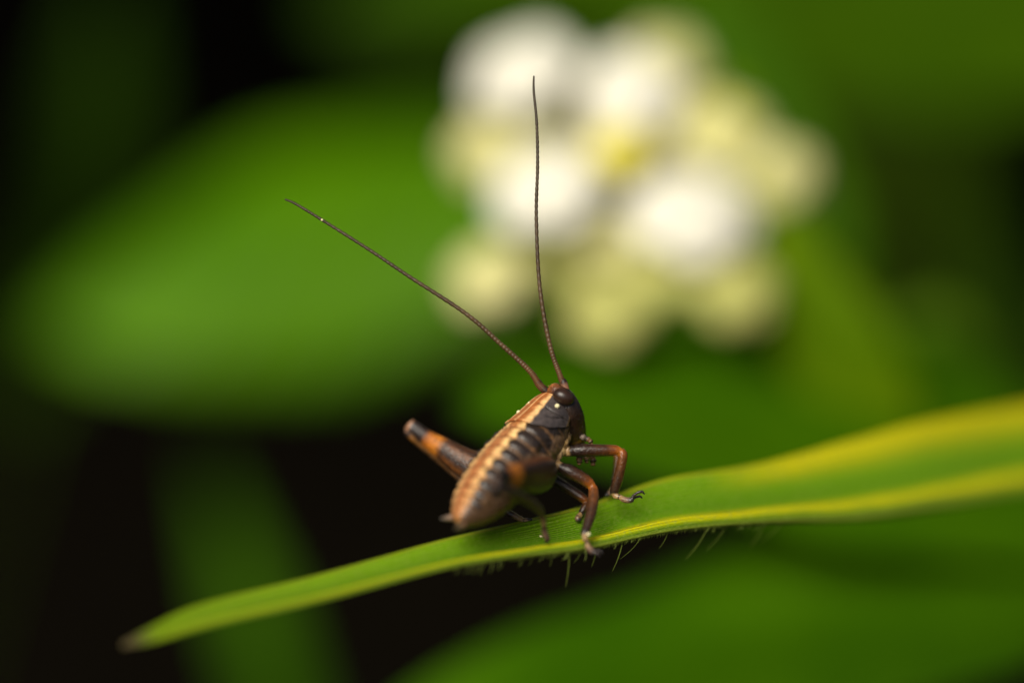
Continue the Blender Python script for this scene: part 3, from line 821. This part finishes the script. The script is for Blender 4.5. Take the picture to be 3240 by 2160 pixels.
# pronotum: saddle shaped shield over the front of the trunk
def s_of(px): return float(np.interp(px, tcv[:, 0], sarc))
NX, NY = 60, 91
PV, PC = [], []
for jx in range(NX):
    u = jx / (NX - 1)
    for jy in range(NY):
        deg = -112 + 224 * jy / (NY - 1)
        ad_ = abs(deg)
        rear = np.interp(ad_, [0, 40, 70, 95, 112], [1676, 1676, 1688, 1708, 1726])
        front = np.interp(ad_, [0, 30, 60, 90, 112], [1762, 1758, 1752, 1748, 1738])
        sx = s_of(rear + (front - rear) * u)
        i = min(NT - 1, int(sx * (NT - 1)))
        a, d, r = frames[i]
        ph = math.radians(deg)
        cs, sn_ = math.cos(ph), math.sin(ph)
        Rd = tcv[i][4] if cs > 0 else tcv[i][5]
        k = (abs(cs) ** 2.25 + abs(sn_) ** 2.25) ** (-1 / 2.25)
        rel = 1.045 + .012 * math.cos(u * 7) * (ad_ < 60) + 0.008 * (1 - u)
        # creases on the side lobe and the crosswise furrow
        fur = math.exp(-((u - (.62 - .0012 * ad_)) / .03) ** 2) * (ad_ > 6)
        cre = math.exp(-((u - (.35 + .004 * (ad_ - 60))) / .035) ** 2) * float(smooth(48, 60, ad_)) * (1 - float(smooth(95, 105, ad_)))
        rel -= .035 * fur + .035 * cre
        rim = float(smooth(103, 109, ad_)) + (u < .04) * 1.0
        rel += .02 * min(1, rim)
        PV.append(ctr[i] + S * k * rel * (Rd * cs * d + tcv[i][3] * sn_ * r))
        nz = mnoise.noise(Vector((u * 8, deg * .09, 9)))
        edge = 31 + 3 * (1 - u) + 2.5 * nz
        c = lin(178, 104, 53) + (lin(248, 200, 134) - lin(178, 104, 53)) * float(smooth(12, 28, ad_ + 5 * nz)) * (.55 + .45 * (1 - abs(u - .4)))
        c = c + (lin(255, 214, 150) - c) * .8 * math.exp(-(ad_ / 1.6) ** 2)
        c = c * (1 - .4 * fur)
        dk = lin(74, 66, 64) * (1 + .25 * nz) * (1 - .6 * max(fur, cre))
        c = c + (dk - c) * float(smooth(edge - 1.5, edge + 2.5, ad_))
        c = c + (lin(120, 92, 50) - c) * .8 * float(smooth(104, 110, ad_))
        PC.append(np.clip(c, .001, 1))
po = cpart('pronotum', PV, grid_faces(NX, NY), M_PRON, PC)
solid(po, 0.006).modifiers[-1].offset = 0

# eyes
def blob(c, ex, ey, ez, n=20, mm=28):
    V = []
    for i in range(n):
        th = math.pi * (i + .5) / n
        for j in range(mm):
            ph = 2 * math.pi * j / mm
            V.append(Vector(c) + Vector(ex) * math.cos(th) + Vector(ey) * (math.sin(th) * math.cos(ph)) + Vector(ez) * (math.sin(th) * math.sin(ph)))
    F = grid_faces(n, mm, True)
    F.append(tuple(range(mm))[::-1]); F.append(tuple((n - 1) * mm + j for j in range(mm)))
    return V, F
ec = P(1783, 1256, -.05)
ex = C(.86, -.40, -.1).normalized() * (35 * S); ey = C(.40, .86, .1).normalized() * (25 * S); ez = C(.1, -.1, 1).normalized() * (25 * S)
cpart('eye', *blob(ec, ex, ey, ez), M_EYE)
rN = Vector(tuple(r0)).normalized()
hcen = Vector(tuple(hc[40]))
def mirror(v): return Vector(v) - rN * (2 * (Vector(v) - hcen).dot(rN))
V, F = blob(ec, ex, ey, ez)
cpart('eye', [mirror(v) + FV * .02 + C(.02, -.03, 0) for v in V], [q[::-1] for q in F], M_EYE)

# antennae: long tapering whips of many short rings
ant_stops = [(0, lin(90, 60, 40)), (.03, lin(40, 28, 22)), (.06, lin(48, 32, 24)), (.12, lin(104, 68, 36)), (.3, lin(88, 66, 42)), (.6, lin(72, 60, 42)), (1, lin(66, 58, 44))]
def antenna(pts, radii):
    n = 560
    rings = lambda t: 1 + 0.10 * np.sin(t ** .8 * 2 * math.pi * 95) + 0.03 * np.sin(t * 2 * math.pi * 17)
    v, f, tp = tube_geo([P(*p) for p in pts], [r * S for r in radii], 10, n, rings=rings)
    c = ramp(tp[:, 0], ant_stops)
    band = .75 + .35 * (np.sin(tp[:, 0] ** .8 * 2 * math.pi * 95 + 1) > -.6) + .12 * np.sin(tp[:, 0] * 61)
    return cpart('antenna', v, f, M_ANT, c * band[:, None])
antenna([(1742, 1248, .06), (1708, 1219, .03), (1674, 1171, .03), (1584, 1088, .02), (1474, 992, .01), (1295, 875, 0), (1171, 792, 0), (1019, 696, 0), (935, 645, 0), (902, 631, 0)],
        [12, 12, 9, 7.4, 6.6, 5.8, 5.2, 4.7, 4.0, 2.8])
antenna([(1794, 1244, .01), (1787, 1228, .01), (1770, 1182, .01), (1739, 1088, .0), (1708, 909, 0), (1697, 689, 0), (1701, 523, 0), (1698, 386, 0), (1689, 290, 0), (1689, 241, 0)],
        [12, 12, 9, 7.4, 6.4, 5.6, 5.1, 4.6, 3.9, 2.8])
for pts in ([(1738, 1246, .06), (1714, 1226, .035), (1703, 1211, .03), (1696, 1201, .03)], [(1792, 1240, .01), (1784, 1212, .01), (1780, 1200, .01)]):
    v, f, tp = tube_geo([P(*p) for p in pts], [12 * S] * (len(pts) - 2) + [12.5 * S, 9 * S], 14, 20)
    cpart('antenna_base', v, f, M_ANT, ramp(tp[:, 0], [(0, lin(150, 100, 70)), (.4, lin(120, 84, 66)), (.6, lin(40, 28, 24)), (1, lin(46, 32, 26))]))

# mouth feelers
palp_stops = [(0, GY), (.3, lin(120, 104, 90)), (.45, lin(60, 48, 40)), (.62, lin(130, 96, 60)), (.8, BK), (1, lin(120, 86, 50))]
for pts, rr in (([(1822, 1380, .05), (1842, 1382, .04), (1858, 1388, .04), (1868, 1396, .04), (1872, 1405, .04)], [8, 9, 8, 8, 4]),
                ([(1826, 1410, .07), (1832, 1440, .06), (1834, 1456, .05), (1833, 1468, .05)], [8, 9, 10, 6]),
                ([(1832, 1410, .1), (1848, 1436, .1), (1856, 1450, .1), (1857, 1462, .1)], [8, 9, 9, 6]),
                ([(1836, 1410, .08), (1866, 1430, .08), (1876, 1450, .08), (1877, 1470, .08)], [8, 9, 10, 8])):
    v, f, tp = tube_geo([P(*p) for p in pts], [r * S for r in rr], 12, 30, rings=lambda t: 1 + .18 * np.sin(t * 26))
    cpart('palp', v, f, M_ANT, ramp(tp[:, 0], palp_stops))
# tail feelers
for pts in ([(1462, 1634, -.3), (1440, 1634, -.31), (1415, 1638, -.32), (1394, 1640, -.33)], [(1478, 1650, -.33), (1464, 1662, -.38), (1450, 1668, -.43), (1440, 1670, -.47)]):
    v, f, tp = tube_geo([P(*p) for p in pts], [14 * S, 12 * S, 8 * S, 3 * S], 12, 24)
    cpart('cercus', v, f, M_BODY, ramp(tp[:, 0], [(0, lin(160, 110, 80)), (.6, lin(130, 104, 84)), (1, lin(70, 64, 56))]))
# short bristles on the back and legs
me_ = cricket.data
rs = np.random.RandomState(3)
idx = rs.choice(nv2, 5200, replace=False)
nor = np.zeros(nv2 * 3); me_.vertices.foreach_get('normal', nor); nor = nor.reshape(-1, 3)
sv, sf, scol = [], [], []
tl = -np.array(tuple(A_))
for i in idx:
    p = co[i]; n_ = nor[i]
    d = n_ * .8 + tl * .55 + rs.normal(0, .2, 3); d /= np.linalg.norm(d)
    e = np.cross(d, (0.3, .5, .8)); e /= np.linalg.norm(e); g = np.cross(d, e)
    L = rs.uniform(.005, .012); w_ = .0011
    k = len(sv)
    sv += [p + e * w_ - n_ * .001, p - e * .5 * w_ + g * .87 * w_ - n_ * .001, p - e * .5 * w_ - g * .87 * w_ - n_ * .001, p + d * L]
    sf += [(k, k + 1, k + 3), (k + 1, k + 2, k + 3), (k + 2, k, k + 3)]
    scol += [cols[i, :3] * .9 + .02] * 4
tag(cpart('bristles', sv, sf, M_ANT, scol), kind='stuff')

# ------------------------------------------------------------------ pollen grains
from mathutils.bvhtree import BVHTree
def tri_soup(objs):
    V, F = [], []
    for o in objs:
        k = len(V)
        mw = o.matrix_world
        V += [mw @ v.co for v in o.data.vertices]
        F += [tuple(i + k for i in p.vertices) for p in o.data.polygons]
    return BVHTree.FromPolygons(V, F)
bpy.context.view_layer.update()
BV = tri_soup([o for o in sc.objects if o.type == 'MESH' and (o == cricket or o.parent == cricket or o.name == 'blade') and o.get('kind') != 'stuff'])
def surface(px, py):
    eye_ = FOC - FV * D
    d = (P(px, py, 0) - eye_).normalized()
    return BV.ray_cast(eye_, d)[:2]
def pollen(x, y, r, label):
    c = None
    for dx in range(0, 40, 2):
        c = surface(x + dx, y + dx * .5)[0]
        if c is not None: break
    V, F = blob((0, 0, 0), (r * S, 0, 0), (0, r * S, 0), (0, 0, r * S), 12, 16)
    V = [v * (1 + .10 * mnoise.noise(v * 500)) for v in V]
    o = mesh_obj('pollen_grain', V, F, M_POLLEN)
    o.location = c - FV * r * S * .7
    tag(o, label, 'pollen', 'pollen grains stuck to the cricket and blade')
pollen(1763, 1284, 8, 'pale yellow pollen grain on the dark side of the pronotum below the eye')
pollen(1641, 1304, 7, 'pale yellow pollen grain on the rear edge of the cricket\'s orange pronotum')
pollen(1862, 1689, 6.5, 'pale yellow pollen grain at the ankle of the middle leg')
pollen(1711, 1699, 7, 'pale pollen grain beside the hind foot on the blade')
pollen(1662, 1268, 4, 'tiny pollen speck on the upper edge of the pronotum')
pollen(1019, 696, 4, 'tiny pollen speck near the tip of the backward antenna')
